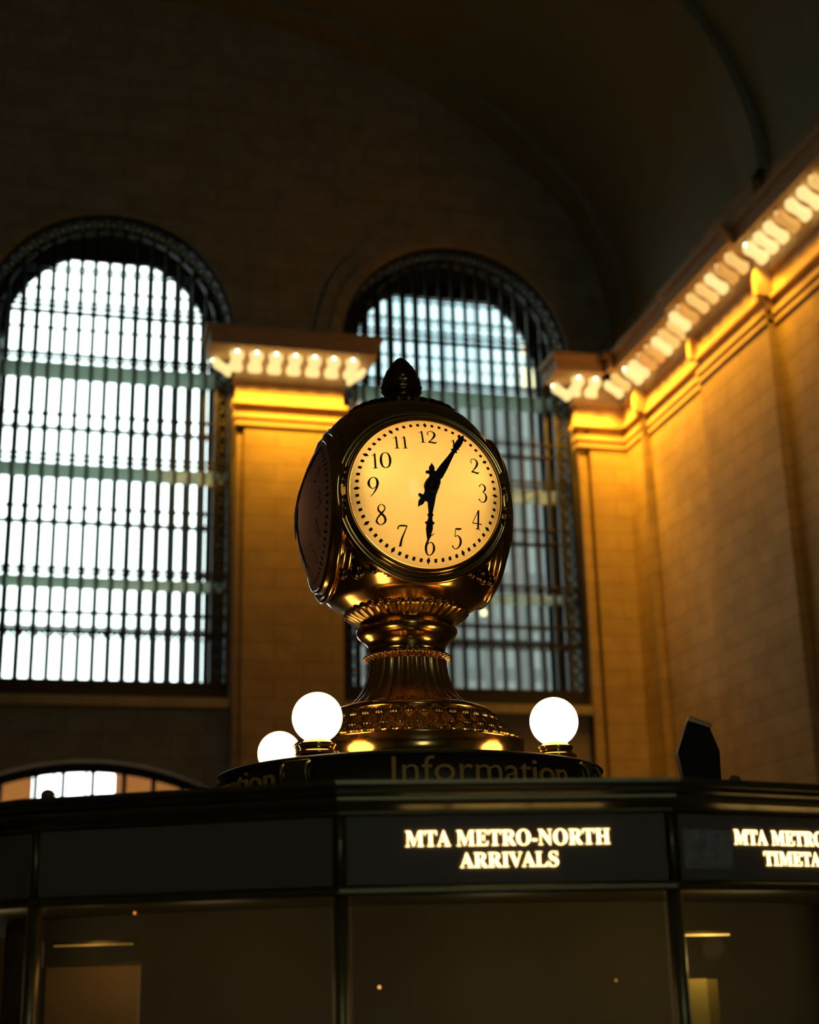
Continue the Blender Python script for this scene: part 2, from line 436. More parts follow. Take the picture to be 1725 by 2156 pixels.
# ---- cornice lamps: scroll bracket, its lit look put in as emission, bulb, spot
def make_cornice_lamp():
    root = empty('cornice_lamp')
    # bracket lofted from the wall (y=0 side) outwards along -y, waisted in the middle
    secs = [(-.26, -.27, .215, .12), (-.33, -.26, .25, .16), (-.44, -.21, .205, .165), (-.55, -.13, .16, .16), (-.66, -.05, .185, .16), (-.79, .03, .25, .15), (-.88, .07, .21, .09)]
    vs = []; fs = []; n = 12
    for y, z, hw, hh in secs:
        for i in range(n):
            a = 2*PI*i/n; c, s_ = math.cos(a), math.sin(a)
            sq = lambda t: math.copysign(abs(t)**.55, t)
            vs.append((hw*sq(c), y, z+.10+hh*sq(s_)))
    for k in range(len(secs)-1):
        for i in range(n): fs.append((k*n+i, k*n+(i+1)%n, (k+1)*n+(i+1)%n, (k+1)*n+i))
    fs += [tuple(range(n))[::-1], tuple((len(secs)-1)*n+i for i in range(n))]
    MB().add(vs, fs, True).build('shade', GLOWS[0], root)
    bb = MB(); bb.ball((0, -.88, .22), .055, 10, 6); bb.build('bulb', BULBM, root)
    sb = MB(); sb.lathe([(.04, .26), (.04, .40)], 10, Matrix.Translation((0, -.88, 0))); sb.build('socket', PLASTER, root)
    l = bpy.data.lights.new('lamp_beam', 'SPOT'); l.energy = SPOTW; l.color = (1, .46, .03); l.shadow_soft_size = .10
    l.spot_size = R(94); l.spot_blend = .55
    o = bpy.data.objects.new('lamp_beam', l); COL.objects.link(o); o.location = (0, -.90, -.20); o.rotation_euler = (R(11), 0, 0); o.parent = root
    return root
proto = make_cornice_lamp(); used = [False]
ZL = 21.47
SHD = {}
for t in (1, 2):
    SHD[t] = next(c for c in proto.children if c.name == 'shade').data.copy(); SHD[t].materials[0] = GLOWS[t]
SHD['off'] = next(c for c in proto.children if c.name == 'bulb').data.copy(); SHD['off'].materials[0] = GLOWS[0]
def lamp(x, y, rz, label, group, tone=0, dim=False):
    o = proto if not used[0] else copy_tree(proto)
    used[0] = True
    o.location = (x, y, ZL); o.rotation_euler = (0, 0, rz)
    if tone:
        sh = next(c for c in o.children if c.name.startswith('shade'))
        sh.data = SHD[tone]
    if dim or group == G2:
        bm_ = next(c for c in o.children if c.name.startswith('lamp_beam')); bm_.data = bm_.data.copy(); bm_.data.energy = SPOTW*(.18+1.0*max(0, (y-31)/14))
    if dim: o.scale = (.82, 1, 1)
    if dim: next(c for c in o.children if c.name.startswith('bulb')).data = SHD['off']
    return tag(o, label, 'lamp', group)
ORD = ['first','second','third','fourth','fifth','sixth','seventh','eighth','ninth','tenth','eleventh','twelfth','thirteenth','fourteenth','fifteenth','sixteenth','seventeenth','eighteenth','nineteenth','twentieth','twenty-first','twenty-second','twenty-third','twenty-fourth','twenty-fifth','twenty-sixth']
G1 = 'lamps under the cornice of the pilaster between the windows'
G2 = 'lamps under the cornice at the corner of the hall'
G3 = 'lamps along the cornice of the side wall'
for k in range(7):
    lamp(5.27+.672*k, YB-.5, 0, 'glowing cornice lamp, %s from left across the pilaster between the tall windows' % ORD[k], G1)
lamp(5.42, YB-.46, -PI/2, 'glowing cornice lamp on the side of the pilaster facing the bright left window', G1)
lamp(9.02, YB-.46, PI/2, 'glowing cornice lamp on the side of the pilaster facing the dim right window', G1)
lamp(17.62, YB-.5, 0, 'glowing cornice lamp on the narrow corner pilaster, nearer the dim window', G2)
lamp(18.27, YB-.5, 0, 'glowing cornice lamp on the narrow corner pilaster, nearer the side wall', G2)
lamp(17.84, YB-.46, -PI/2, 'glowing cornice lamp on the corner pilaster side beside the dim window', G2)
ys = [.9856*y for y in (45.59,44.89,44.21,43.64,42.93,42.22,41.6,40.99,40.27,39.63,39.03,38.25,37.54,36.86,36.14,35.44,34.72,34.08,33.44,32.77,32.11,31.44,30.79)]
TONE = [0,1,0,0,2,2,0,1,1,0,2,1,1,0,2,1,0,0,0,2,0,0,1]
for k, y in enumerate(ys):
    face = next((x for y0, y1, x in BAYS if y0 <= y < y1), 19.92)
    lamp(face, y, -PI/2, 'glowing cornice lamp on the long side wall, %s from the corner' % ORD[k], G3, TONE[k], k not in (2, 16))

# ---- vestibule seen through the low arch on the left: iron screen, warm wall, bright far windows
VY = YB+2.2
mb = MB(); x0, x1 = -3.4, 5.4
mb.box(x0-.2, x0, VY, VY+7, 0, 9); mb.box(x1, x1+.2, VY, VY+7, 0, 9); mb.box(x0, x1, VY, VY+7, 8.8, 9)
WV = [(-.85, -.10), (-.02, 1.05), (1.15, 2.15)]
edges = [x0]+[e for p in WV for e in p]+[x1]
for i in range(0, len(edges), 2): mb.box(edges[i], edges[i+1], VY+6.8, VY+7, 0, 8.8)
struct(mb.build('wall_vestibule', PLASTER))
sc = struct(empty('window_4', (1.0, YB+.8, 3.2)))
st = seg_top(0, 4.0, 4.75, .95)
mb = MB()
for x in (-2.7, -1.62, -.78, .14, 1.12, 2.05, 2.95, 3.6): mb.box(x-.075, x+.075, 0, .15, 0, st(x))
mb.box(-4, 4, 0, .15, 3.15, 3.3)
for i in range(24):
    a = -4+8*i/24; b = a+8/24
    mb.add([(a,0,st(a)-.28),(b,0,st(b)-.28),(b,.15,st(b)-.28),(a,.15,st(a)-.28),(a,0,st(a)+.02),(b,0,st(b)+.02),(b,.15,st(b)+.02),(a,.15,st(a)+.02)],
           [(0,3,2,1),(4,5,6,7),(0,1,5,4),(2,3,7,6),(1,2,6,5),(3,0,4,7)])
mb.build('iron_screen', IRON, sc)
pl = empty('arch_fill', (3.9, VY+.7, 8.8)); tag(pl, 'added unseen warm lamp inside the low arch at the far left', 'lamp')  # added out of sight to warm the vestibule wall
MB().lathe([(.012,-.4),(.012,0)], 8).build('cord', IRON, pl)
MB().ball((0,0,-.55), .18, 16, 10).build('globe', mat('fill_globe', (.9,.8,.6), .4, emit=(1,.52,.12), es=190), pl)
pl2 = copy_tree(pl); pl2.location = (-2.5, VY+.7, 8.8); pl2['label'] = 'added unseen warm lamp inside the low arch, past the left edge of view'

# ---- outside: the office block that fills the right window
def facade_mat(name, glass, wall, sx, sz, mort):
    M = bpy.data.materials.new(name); M.use_nodes = True; nt = M.node_tree; b = nt.nodes['Principled BSDF']
    g = nt.nodes.new('ShaderNodeNewGeometry'); sp = nt.nodes.new('ShaderNodeSeparateXYZ'); cx = nt.nodes.new('ShaderNodeCombineXYZ')
    nt.links.new(g.outputs['Position'], sp.inputs[0]); nt.links.new(sp.outputs[0], cx.inputs[0]); nt.links.new(sp.outputs[2], cx.inputs[1])
    br = nt.nodes.new('ShaderNodeTexBrick'); br.offset = 0; nt.links.new(cx.outputs[0], br.inputs['Vector'])
    br.inputs['Scale'].default_value = 1; br.inputs['Brick Width'].default_value = sx; br.inputs['Row Height'].default_value = sz; br.inputs['Mortar Size'].default_value = mort
    br.inputs['Color1'].default_value = (*glass[0], 1); br.inputs['Color2'].default_value = (*glass[1], 1); br.inputs['Mortar'].default_value = (*wall, 1); br.inputs['Bias'].default_value = 0
    nt.links.new(br.outputs['Color'], b.inputs['Base Color']); b.inputs['Roughness'].default_value = .5
    return M
tb = empty('office_building', (0, 0, 0))
tag(tb, 'dim blue-grey office block outside, filling the right tall window behind the clock', 'building')
MB().box(14.6, 70, 92, 120, 0, 41.2).build('podium', facade_mat('masonry_front', ((.05,.060,.056),(.085,.092,.085)), (.032,.032,.028), 2.6, 3.4, .5), tb)
MB().box(14.6, 70, 93, 120, 41.2, 75).build('tower', facade_mat('curtain_wall', ((.36,.50,.56),(.50,.55,.60)), (.22,.28,.30), 2.2, 3.6, .22), tb)
LITW = mat('lit_office_window', (.5,.4,.2), .5, emit=(1,.75,.34), es=1.6)
for x, z, w_, h_, in ((34.6, 37.1, .5, .5), (28.2, 24.7, .4, .4), (32.7, 42.6, 1.5, 1.6), (32.7, 44.8, 1.5, .7)):
    MB().box(x-w_/2, x+w_/2, 91.9, 92.1, z-h_/2, z+h_/2).build('lit_window', LITW, tb)
gd = struct(MB().box(-80, 120, YB+7.2, 160, -.4, -.05).build('ground', mat('street', (.12,.12,.12), .9)))

# ================================================================ CLOCK
CX, CY, CZ = 1.398, 5.67, 3.42
ck = empty('brass_clock', (CX, CY, 2.45))
tag(ck, 'four-faced polished brass clock with glowing amber dial on the information booth', 'clock')
Z0 = 2.45
def L(p): return [(r, z-Z0) for r, z in p]
# base: plain band, sloping leaf-work, smooth stepped moulding
MB().lathe(L([(.40,2.348),(.478,2.348),(.480,2.354),(.472,2.360),(.470,2.436),(.475,2.440),(.474,2.447),(.455,2.450)]), 128).build('base_band', BRASS, ck)
LEAF = [(.464,2.449),(.456,2.458),(.447,2.468),(.430,2.480),(.412,2.494),(.395,2.508),(.381,2.524),(.370,2.538),(.361,2.550),(.352,2.560),(.343,2.566)]
LF = []
for (a, b) in zip(LEAF[:-1], LEAF[1:]):
    for t in range(4): LF.append((a[0]+(b[0]-a[0])*t/4, a[1]+(b[1]-a[1])*t/4))
LF.append(LEAF[-1])
def orn(r, z, a, k):
    t = k/40.0; h = 0
    for tier in range(3):
        v = t*3-tier
        if 0 <= v <= 1:
            u = (a*40/(2*PI)+.5*tier) % 1-.5; wd = .42*math.sin(PI*min(1, .25+v*.75))
            q = abs(u)/max(wd, .05)
            h = (1-q*q)*math.sin(PI*v)**.5*.011+.003*math.cos(u*2*PI*5) if q < 1 else -.002
    return r+h
MB().lathe(L(LF), 960, rad=orn).build('leaf_band', BRASSD, ck)
MB().lathe(L([(.455,2.446),(.470,2.450),(.466,2.458),(.452,2.462)]), 480, rad=lambda r, z, a, k: r+.006*math.cos(60*a)).build('bead_row', BRASSD, ck)
MB().lathe(L([(.30,2.558),(.344,2.560),(.352,2.568),(.346,2.578),(.336,2.584),(.325,2.590),(.310,2.596),(.290,2.601),(.262,2.606)]), 96).build('stepped_moulding', BRASS, ck)
# fluted shaft
shaft = [(.262,2.606),(.248,2.616),(.232,2.630),(.216,2.645),(.203,2.662),(.193,2.68),(.184,2.70),(.176,2.72),(.170,2.745),(.166,2.77),(.164,2.79),(.166,2.80)]
MB().lathe(L(shaft), 384, rad=lambda r, z, a, k: r*(1-.060*(1-abs(math.sin(13*a))))).build('fluted_shaft', BRASSD, ck)
bc = [(.160,2.798)]+[(.168+.019*math.sin(PI*i/10), 2.801+.026*i/10) for i in range(11)]+[(.160,2.830)]
MB().lathe(L(bc), 432, rad=lambda r, z, a, k: r-(.013*(1-abs(math.sin(18*a))**.5) if 1 <= k <= 11 else 0)).build('bead_collar', BRASSD, ck)
MB().lathe(L([(.158,2.828),(.160,2.845),(.163,2.862),(.172,2.876),(.190,2.890),(.206,2.906),(.213,2.920),(.213,2.930),(.205,2.938),(.195,2.942),(.195,2.962)]), 96).build('ring_moulding', BRASS, ck)
gad = [(.196,2.955),(.206,2.960),(.218,2.968),(.232,2.977),(.246,2.986),(.256,2.994),(.260,3.001),(.256,3.007),(.245,3.010)]
MB().lathe(L(gad), 480, rad=lambda r, z, a, k: r*(1+.045*min(1, k/3)*(abs(math.cos(18*a))-.5))).build('gadroon_collar', BRASSD, ck)
# central body: bowl, drum-clearing waist and dome
def body_r(dz):
    pr = [(-.43,.215),(-.41,.262),(-.37,.325),(-.32,.368),(-.25,.402),(-.15,.424),(0,.432),(.15,.425),(.25,.405),(.33,.370),(.38,.335),(.42,.300),(.45,.262),(.475,.225),(.495,.185),(.512,.125),(.522,.07)]
    for (a, ra), (b, rb) in zip(pr[:-1], pr[1:]):
        if dz <= b: return ra+(rb-ra)*(dz-a)/(b-a)
    return .07
DR = .376   # drum radius
def bodyrad(r, z, a, k):
    dz = z+Z0-CZ; c, s_ = abs(math.cos(a)), abs(math.sin(a))
    big, small = max(c, s_)*r, min(c, s_)*r
    if small*small+dz*dz < (DR-.02)**2 and big > .22: return r*.22/big
    return r
prof = [(body_r(-.43+.953*i/120), CZ-.43+.953*i/120-Z0) for i in range(121)]
MB().lathe(prof, 192, rad=bodyrad).build('clock_body', BRASS, ck)
# dome beads and small bosses at the feet of the drums
db = [(.224,CZ+.462)]+[(.236+.010*math.sin(PI*i/8), CZ+.462+.020*i/8) for i in range(9)]+[(.205,CZ+.484)]
MB().lathe(L(db), 336, rad=lambda r, z, a, k: r-(.009*(1-abs(math.sin(14*a))**.5) if 1 <= k <= 9 else 0)).build('dome_beads', BRASSK, ck)
for k in range(4):
    a = PI/2*k+PI/4
    for da, q in ((-.20, .020), (0, .030), (.20, .020)):
        bb = MB(); bb.ball((0,0,0), q, 12, 8, (1,1,1.3)); bb.build('boss', BRASSK, ck, (.372*math.cos(a+da), .372*math.sin(a+da), CZ-.305-Z0))
# neck and pine-cone finial
MB().lathe(L([(.07,3.938),(.085,3.942),(.088,3.950),(.070,3.956),(.060,3.962),(.062,3.970),(.075,3.976),(.078,3.984),(.066,3.990)]), 48).build('finial_neck', BRASSK, ck)
fin = [(.060,3.984),(.074,3.992),(.086,4.003),(.091,4.018),(.091,4.035),(.087,4.055),(.081,4.075),(.073,4.095),(.063,4.115),(.050,4.135),(.035,4.155),(.018,4.172),(.003,4.180)]
fp = []
for (a, b) in zip(fin[:-1], fin[1:]):
    for t in range(5): fp.append((a[0]+(b[0]-a[0])*t/5, a[1]+(b[1]-a[1])*t/5))
fp.append(fin[-1])
def cone(r, z, a, k):
    row = k/5.0; ph = (row % 1); off = PI/9*(int(row) % 2)
    sc = abs(math.cos(4.5*(a+off)))
    return r*(1+.07*ph*(.35+.65*sc)-.03)
MB().lathe(L(fp), 144, rad=cone).build('pinecone_finial', BRASSK, ck)

# ---- one face: bezel, dial, numerals, minute marks, hands (local frame: face looks along -y)
RD, DOFF, SAG = .313, .375, .088
def capz(x, z):
    q = (x*x+z*z)/(RD*RD); return DOFF+SAG*max(0, 1-q)
FX = Matrix.Rotation(PI/2, 4, 'X')     # lathe axis z -> -y
bez = [(.372,.05),(.372,.235),(.379,.240),(.381,.250),(.376,.258),(.368,.262),(.370,.272),(.379,.278),(.382,.290),(.379,.302),(.368,.308),(.362,.314),(.366,.326),(.372,.334),(.372,.346),(.362,.354),(.350,.352),(.341,.346),(.336,.352),(.334,.366),(.327,.378),(.318,.378),(.313,.370),(.311,.355),(.311,.335)]
def bezrad(r, z, a, k):
    u, v_ = abs(r*math.cos(a)), abs(r*math.sin(a))     # keep clear of the neighbouring faces' light boxes
    return r*.225/u if z*z+v_*v_ < .335**2 and u > .225 else r
bez = [(.372, .05+.185*i/12) for i in range(12)]+bez[1:]
bz = MB().lathe(bez, 192, FX, cap=False, rad=bezrad)
lightbox = MB().lathe([(.318,.352),(.318,.24),(.0001,.24)], 64, FX, cap=False)
dialm = MB().lathe([(RD*math.sin(PI/2*i/20) if i else .0001, DOFF+SAG*(1-math.sin(PI/2*i/20)**2)) for i in range(21)], 96, FX, cap=False)

def smooth_stroke(pts, sub=8):
    out = []
    P = [pts[0]]+list(pts)+[pts[-1]]
    for i in range(1, len(P)-2):
        for t in range(sub):
            u = t/sub
            out.append(tuple(.5*((2*P[i][c])+(-P[i-1][c]+P[i+1][c])*u+(2*P[i-1][c]-5*P[i][c]+4*P[i+1][c]-P[i+2][c])*u*u+(-P[i-1][c]+3*P[i][c]-3*P[i+1][c]+P[i+2][c])*u**3) for c in range(3)))
    out.append(pts[-1]); return out
DIG = {
 '1': [[(.27,0,.10),(.27,.5,.095),(.27,.99,.09)],[(.28,.98,.04),(.2,.88,.03),(.08,.84,.05)],[(.10,.015,.03),(.27,.02,.05),(.44,.015,.03)]],
 '2': [[(.10,.66,.05),(.05,.80,.04),(.12,.95,.035),(.26,1.0,.04),(.40,.92,.08),(.44,.74,.10),(.36,.50,.085),(.20,.25,.05),(.03,.04,.035)],[(.03,.04,.045),(.2,.07,.08),(.38,.03,.08),(.5,.12,.03)]],
 '3': [[(.07,.82,.075),(.13,.95,.03),(.27,.99,.045),(.40,.88,.09),(.40,.70,.08),(.26,.56,.035)],[(.24,.55,.03),(.40,.48,.06),(.47,.28,.10),(.38,.06,.065),(.2,-.02,.035),(.05,.06,.05),(.04,.14,.08)]],
 '4': [[(.36,1,.03),(.18,.62,.035),(.02,.28,.03)],[(.02,.28,.04),(.3,.28,.045),(.54,.28,.04)],[(.36,1,.09),(.36,.5,.09),(.36,0,.09)],[(.22,.01,.03),(.36,.015,.04),(.5,.01,.03)],[(.54,.34,.03),(.54,.22,.03)]],
 '5': [[(.13,.96,.05),(.3,.95,.08),(.47,.99,.05)],[(.14,.97,.035),(.12,.75,.035),(.12,.56,.035)],[(.12,.56,.03),(.28,.62,.045),(.43,.48,.09),(.46,.28,.10),(.36,.07,.06),(.18,-.02,.035),(.04,.06,.05),(.03,.13,.08)]],
 '6': [[(.44,.98,.035),(.26,.86,.05),(.11,.60,.09),(.06,.34,.105),(.12,.10,.075),(.26,0,.035),(.42,.10,.065),(.49,.30,.10),(.42,.51,.065),(.28,.59,.035),(.14,.50,.035),(.08,.36,.03)]],
 '7': [[(.03,.80,.06),(.06,.93,.05),(.2,.97,.07),(.5,.95,.06)],[(.49,.95,.035),(.36,.62,.06),(.25,.3,.085),(.20,0,.10)],[(.12,.01,.03),(.28,.01,.03)]],
 '8': [[(.27,.55,.085),(.12,.72,.075),(.12,.90,.05),(.26,1,.03),(.40,.90,.05),(.42,.74,.05),(.27,.55,.08),(.09,.34,.06),(.06,.14,.075),(.26,0,.035),(.46,.13,.08),(.44,.35,.09),(.27,.55,.085)]],
 '9': [[(.12,.02,.03),(.26,.16,.045),(.42,.44,.08),(.47,.70,.105),(.41,.91,.07),(.26,1,.035),(.10,.9,.065),(.04,.70,.10),(.11,.50,.06),(.26,.42,.035),(.40,.52,.035),(.45,.66,.03)]],
 '0': [[(.27,0,.035),(.11,.12,.07),(.04,.5,.10),(.11,.88,.07),(.27,1,.035),(.43,.88,.07),(.50,.5,.10),(.43,.12,.07),(.27,0,.035)]],
}
def glyph(mb, ch, ox, oz, sx, sz):
    for st in DIG[ch]:
        pts = smooth_stroke(st); left = []; right = []
        for i, (x, y, wd) in enumerate(pts):
            a = pts[max(0, i-1)]; b = pts[min(len(pts)-1, i+1)]
            dx, dy = (b[0]-a[0])*sx, (b[1]-a[1])*sz; l = math.hypot(dx, dy) or 1
            nx, ny = -dy/l*wd*sx*.62, dx/l*wd*sx*.62
            left.append((ox+x*sx+nx, oz+y*sz+ny)); right.append((ox+x*sx-nx, oz+y*sz-ny))
        n = len(left); vs = [(x, -capz(x, z)-.0018, z) for x, z in left]+[(x, -capz(x, z)-.0018, z) for x, z in right]
        mb.add(vs, [(i, i+1, n+i+1, n+i) for i in range(n-1)])
def numerals():
    out = []; rn = .228
    hh = {1:.060,2:.066,3:.076,4:.076,5:.078,6:.082,7:.080,8:.080,9:.082,10:.070,11:.060,12:.060}
    for h in range(1, 13):
        a = PI/6*h; x, z = rn*math.sin(a), rn*math.cos(a); s = str(h); H = hh[h]; wd = .078
        adv = wd*(.50 if len(s) == 1 else (.42 if s == '11' else .50)); tot = adv*len(s); mb = MB()
        for i, ch in enumerate(s):
            sx = wd if ch not in '1' else wd*.80
            glyph(mb, ch, x-tot/2+adv*i+(0 if ch != '1' else .003), z-H/2, sx, H)
        out.append(mb)
    return out
def minutes():
    mb = MB()
    for k in range(60):
        a = 2*PI*k/60; r0 = .289
        def P(dr, dt):
            rr = r0+dr; x, z = rr*math.sin(a)+dt*math.cos(a), rr*math.cos(a)-dt*math.sin(a)
            return (x, -capz(x, z)-.002, z)
        if k % 5 == 0: mb.add([P(-.014, 0), P(0, .008), P(.014, 0), P(0, -.008)], [(0,1,2,3)])
        else: mb.add([P(-.007, -.006), P(-.007, .006), P(.007, .006), P(.007, -.006)], [(0,1,2,3)])
    return mb
def hand(half, ang, yoff):
    """half: (along, half width) outline"""
    ca, sa = math.sin(ang), math.cos(ang)
    pts = [(t, h) for t, h in half]+[(t, -h) for t, h in reversed(half) if h > 1e-6]
    mb = MB(); n = len(pts); ctr = []
    top = [(t*ca+h*sa, -capz(t*ca+h*sa, t*sa-h*ca)-yoff-.004, t*sa-h*ca) for t, h in pts]; bot = [(x, y+.004, z) for x, y, z in top]
    m_ = len(half); fs = []
    # pair left/right outline points into quads
    lidx = list(range(m_)); ridx = []
    j = m_
    for i in range(m_-1, -1, -1):
        if half[i][1] > 1e-6: ridx.append((i, j)); j += 1
    rm = {i: j for i, j in ridx}
    for i in range(m_): rm.setdefault(i, i)
    for i in range(m_-1):
        q = [lidx[i], lidx[i+1], rm[i+1], rm[i]]; q = list(dict.fromkeys(q)); fs.append(tuple(q)); fs.append(tuple(p+n for p in q[::-1]))
    for i in range(n): fs.append((i, (i+1) % n, n+(i+1) % n, n+i))
    return mb.add(top+bot, fs)
MIN = [(-.108,0),(-.098,.005),(-.088,.011),(-.078,.012),(-.072,.010),(-.070,.018),(-.066,.026),(-.060,.027),(-.056,.022),(-.056,.011),(-.045,.010),(-.035,.014),(-.024,.024),(0,.030),(.024,.024),(.036,.016),(.046,.019),(.09,.016),(.13,.011),(.165,.008),(.170,.016),(.174,.009),(.184,.011),(.187,.017),(.190,.011),(.205,.014),(.225,.013),(.238,.011),(.240,.016),(.244,.010),(.262,0)]
HOU = [(-.100,0),(-.092,.004),(-.084,.010),(-.074,.012),(-.066,.010),(-.064,.017),(-.061,.025),(-.054,.026),(-.050,.021),(-.050,.011),(-.040,.010),(-.032,.015),(-.022,.024),(0,.030),(.022,.025),(.040,.019),(.08,.014),(.12,.008),(.124,.012),(.130,.012),(.134,.008),(.15,.010),(.154,.013),(.157,.020),(.162,.018),(.168,.013),(.185,.014),(.205,.010),(.243,0)]
INNER = Matrix.Translation((0,0,CZ-Z0))
num_mb, min_mb = numerals(), minutes()
DIALGLOW = mat('lightbox_lining', (.85,.72,.45), .9, spec=.1)
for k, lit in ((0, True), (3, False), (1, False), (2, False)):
    # k quarter turns; k=0 faces the camera side (-y), k=3 faces -x
    f = MB(); f.add(bz.v, bz.f, True)
    fr = f.build('bezel', BRASS, ck, (0, 0, CZ-Z0), k*PI/2)
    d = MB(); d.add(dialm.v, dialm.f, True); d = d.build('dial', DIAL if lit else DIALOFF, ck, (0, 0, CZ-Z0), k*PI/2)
    d['label'] = 'glowing amber dial' if lit else 'dark unlit dial'
    for nm in num_mb:
        q = MB(); q.add(nm.v, nm.f); q.build('numeral', NUMERAL if lit else VEILED, d)
    q = MB(); q.add(min_mb.v, min_mb.f); q.build('minute_marks', NUMERAL, d)
    hand([(t*(.94 if t > 0 else 1), h) for t, h in HOU], R(182.6), .008 if lit else .003).build('hour_hand', BLACK, d)
    hand([(t*(1.15 if t > 0 else 1), h) for t, h in MIN], R(32.6), .014 if lit else .007).build('minute_hand', BLACK, d)
    if k == 3: point('dial_fill', ck, (-.33, 0, CZ-Z0), .16, (1, .58, .38), .05)  # added point lamp brightening the unlit left dial from inside
    if not lit: continue
    c = MB(); c.lathe([(.030,DOFF+SAG-.006),(.030,DOFF+SAG+.018),(.018,DOFF+SAG+.026),(.004,DOFF+SAG+.028)], 24, FX); c.build('hand_boss', BLACK, d)
    if lit:
        b = MB(); b.add(lightbox.v, lightbox.f, True); b.build('light_box', DIALGLOW, ck, (0, 0, CZ-Z0))
        b = MB(); b.lathe([(.27,.246),(.0001,.246)], 64, FX, cap=False); b.build('light_panel', mat('dial_light_panel', (.8,.7,.5), .8, emit=(1,.60,.17), es=PANEL), ck, (0, 0, CZ-Z0))
        for x, z in ((-.21, .05), (.22, .06)):
            point('dial_lamp', ck, (x, -.29, CZ-Z0+z), DIALW, (1, .66, .22), .06)

# ================================================================ INFORMATION BOOTH
bt = empty('information_booth', (CX, CY, 0), 0)
tag(bt, 'dark round information booth with lettered drum under the brass clock', 'booth')
RB = 2.155; A0 = R(-7.3); NS = 16; DA = 2*PI/NS
def ang_pt(a, r): return (r*math.sin(a), -r*math.cos(a))
def poly_prof(prof, n=NS, off=A0+DA/2):
    vs = []; fs = []
    for r, z in prof:
        for i in range(n):
            a = off+2*PI*i/n; x, y = ang_pt(a, r/math.cos(PI/n)); vs.append((x, y, z))
    for k in range(len(prof)-1):
        for i in range(n): fs.append((k*n+i, k*n+(i+1)%n, (k+1)*n+(i+1)%n, (k+1)*n+i))
    fs += [tuple(range(n)), tuple((len(prof)-1)*n+i for i in range(n))]
    return vs, fs
v, f = poly_prof([(RB-.04,0),(RB-.04,.12),(RB-.08,.14),(RB-.08,.98),(RB-.5,.98)])
MB().add(v, f).build('base_wall', mat('booth_marble', (.10,.075,.05), .3, vary=(3,(.06,.045,.03))), bt)
v, f = poly_prof([(RB-.6,1.0),(RB+.10,1.0),(RB+.12,1.015),(RB+.10,1.03),(RB-.6,1.03)])
MB().add(v, f).build('counter_ledge', BOOTH, bt)
# cornice: stepped bronze mouldings at the eaves, low roof behind
v, f = poly_prof([(RB-.05,1.962),(RB+.010,1.962),(RB+.012,1.972),(RB+.030,1.984),(RB+.036,1.996),(RB+.036,2.004),(RB+.052,2.010),(RB+.056,2.022),(RB+.064,2.024),(RB+.068,2.032),(RB+.068,2.042),(RB-.02,2.047),(.9,2.10),(.5,2.11)])
MB().add(v, f).build('cornice', BOOTHG, bt)
v, f = poly_prof([(RB-.09,1.765),(RB+.008,1.765),(RB+.012,1.772),(RB+.012,1.782),(RB+.004,1.788),(RB-.09,1.788)])
MB().add(v, f).build('sign_rail', BOOTHG, bt)
v, f = poly_prof([(RB-.10,1.785),(RB-.012,1.785),(RB-.012,1.963),(RB-.10,1.963)])
MB().add(v, f).build('fascia', BOOTH, bt)
for i in range(NS):
    a = A0+DA*(i+.5); x, y = ang_pt(a, (RB-.012)/math.cos(DA/2))
    p = MB().lathe([(.020,1.03),(.020,1.766)], 16); p.lathe([(.012,1.785),(.012,1.965)], 12, Matrix.Translation((0,-.006,0)))
    p.build('mullion', BOOTHG, bt, (x, y, 0), a)
    a = A0+DA*i; hw = math.tan(DA/2)*RB-.03
    g = MB().box(-hw, hw, -(RB-.015), -(RB-.021), 1.03, 1.766); g.build('glass_pane', BOOTHGLASS, bt, (0,0,0), a)
# interior: ceiling soffit and core column that carries the drum
v, f = poly_prof([(RB-.1,1.93),(RB-.1,1.96)]); MB().add(v, f).build('soffit', BOOTH, bt)
MB().lathe([(.55,0),(.55,1.95)], 32).build('core_column', BOOTH, bt)
MB().lathe([(1.55,1.03),(1.55,1.93)], 48, cap=False).build('inner_partition', mat('partition_brown', (.30,.24,.15), .8), bt)
for k in range(-2, 3):  # added unseen lamps lifting the dark booth interior
    x, y = ang_pt(A0+DA*k, 2.0); point('booth_fill', bt, (x, y, 1.60), .5, (1, .80, .46), .15)
# drum with raised lettering, sloping brass-trimmed top
RD_ = .77
MB().lathe([(.70,2.06),(.80,2.12),(.80,2.15),(RD_-.005,2.165),(RD_-.005,2.306),(RD_+.008,2.311),(RD_+.012,2.319),(RD_+.004,2.327),(.745,2.332),(.66,2.340),(.52,2.345),(.0001,2.345)], 96, cap=False).build('drum', mat('drum_bronze', (.055,.040,.022), .5, .2), bt)
for a in (-45, 45, 135, -135):
    q = MB(); q.box(-.055, .055, -.795, -.70, 2.14, 2.312)
    for s in (-1, 1):
        for rr in (.042, .022): q.torus(rr, .008, 20, 8, Matrix.Translation((s*.055, -.772, 2.262)) @ Matrix.Rotation(PI/2, 4, 'Y'))
    q.build('volute_bracket', BOOTHG, bt, (0, 0, 0), R(a), bevel=.006)

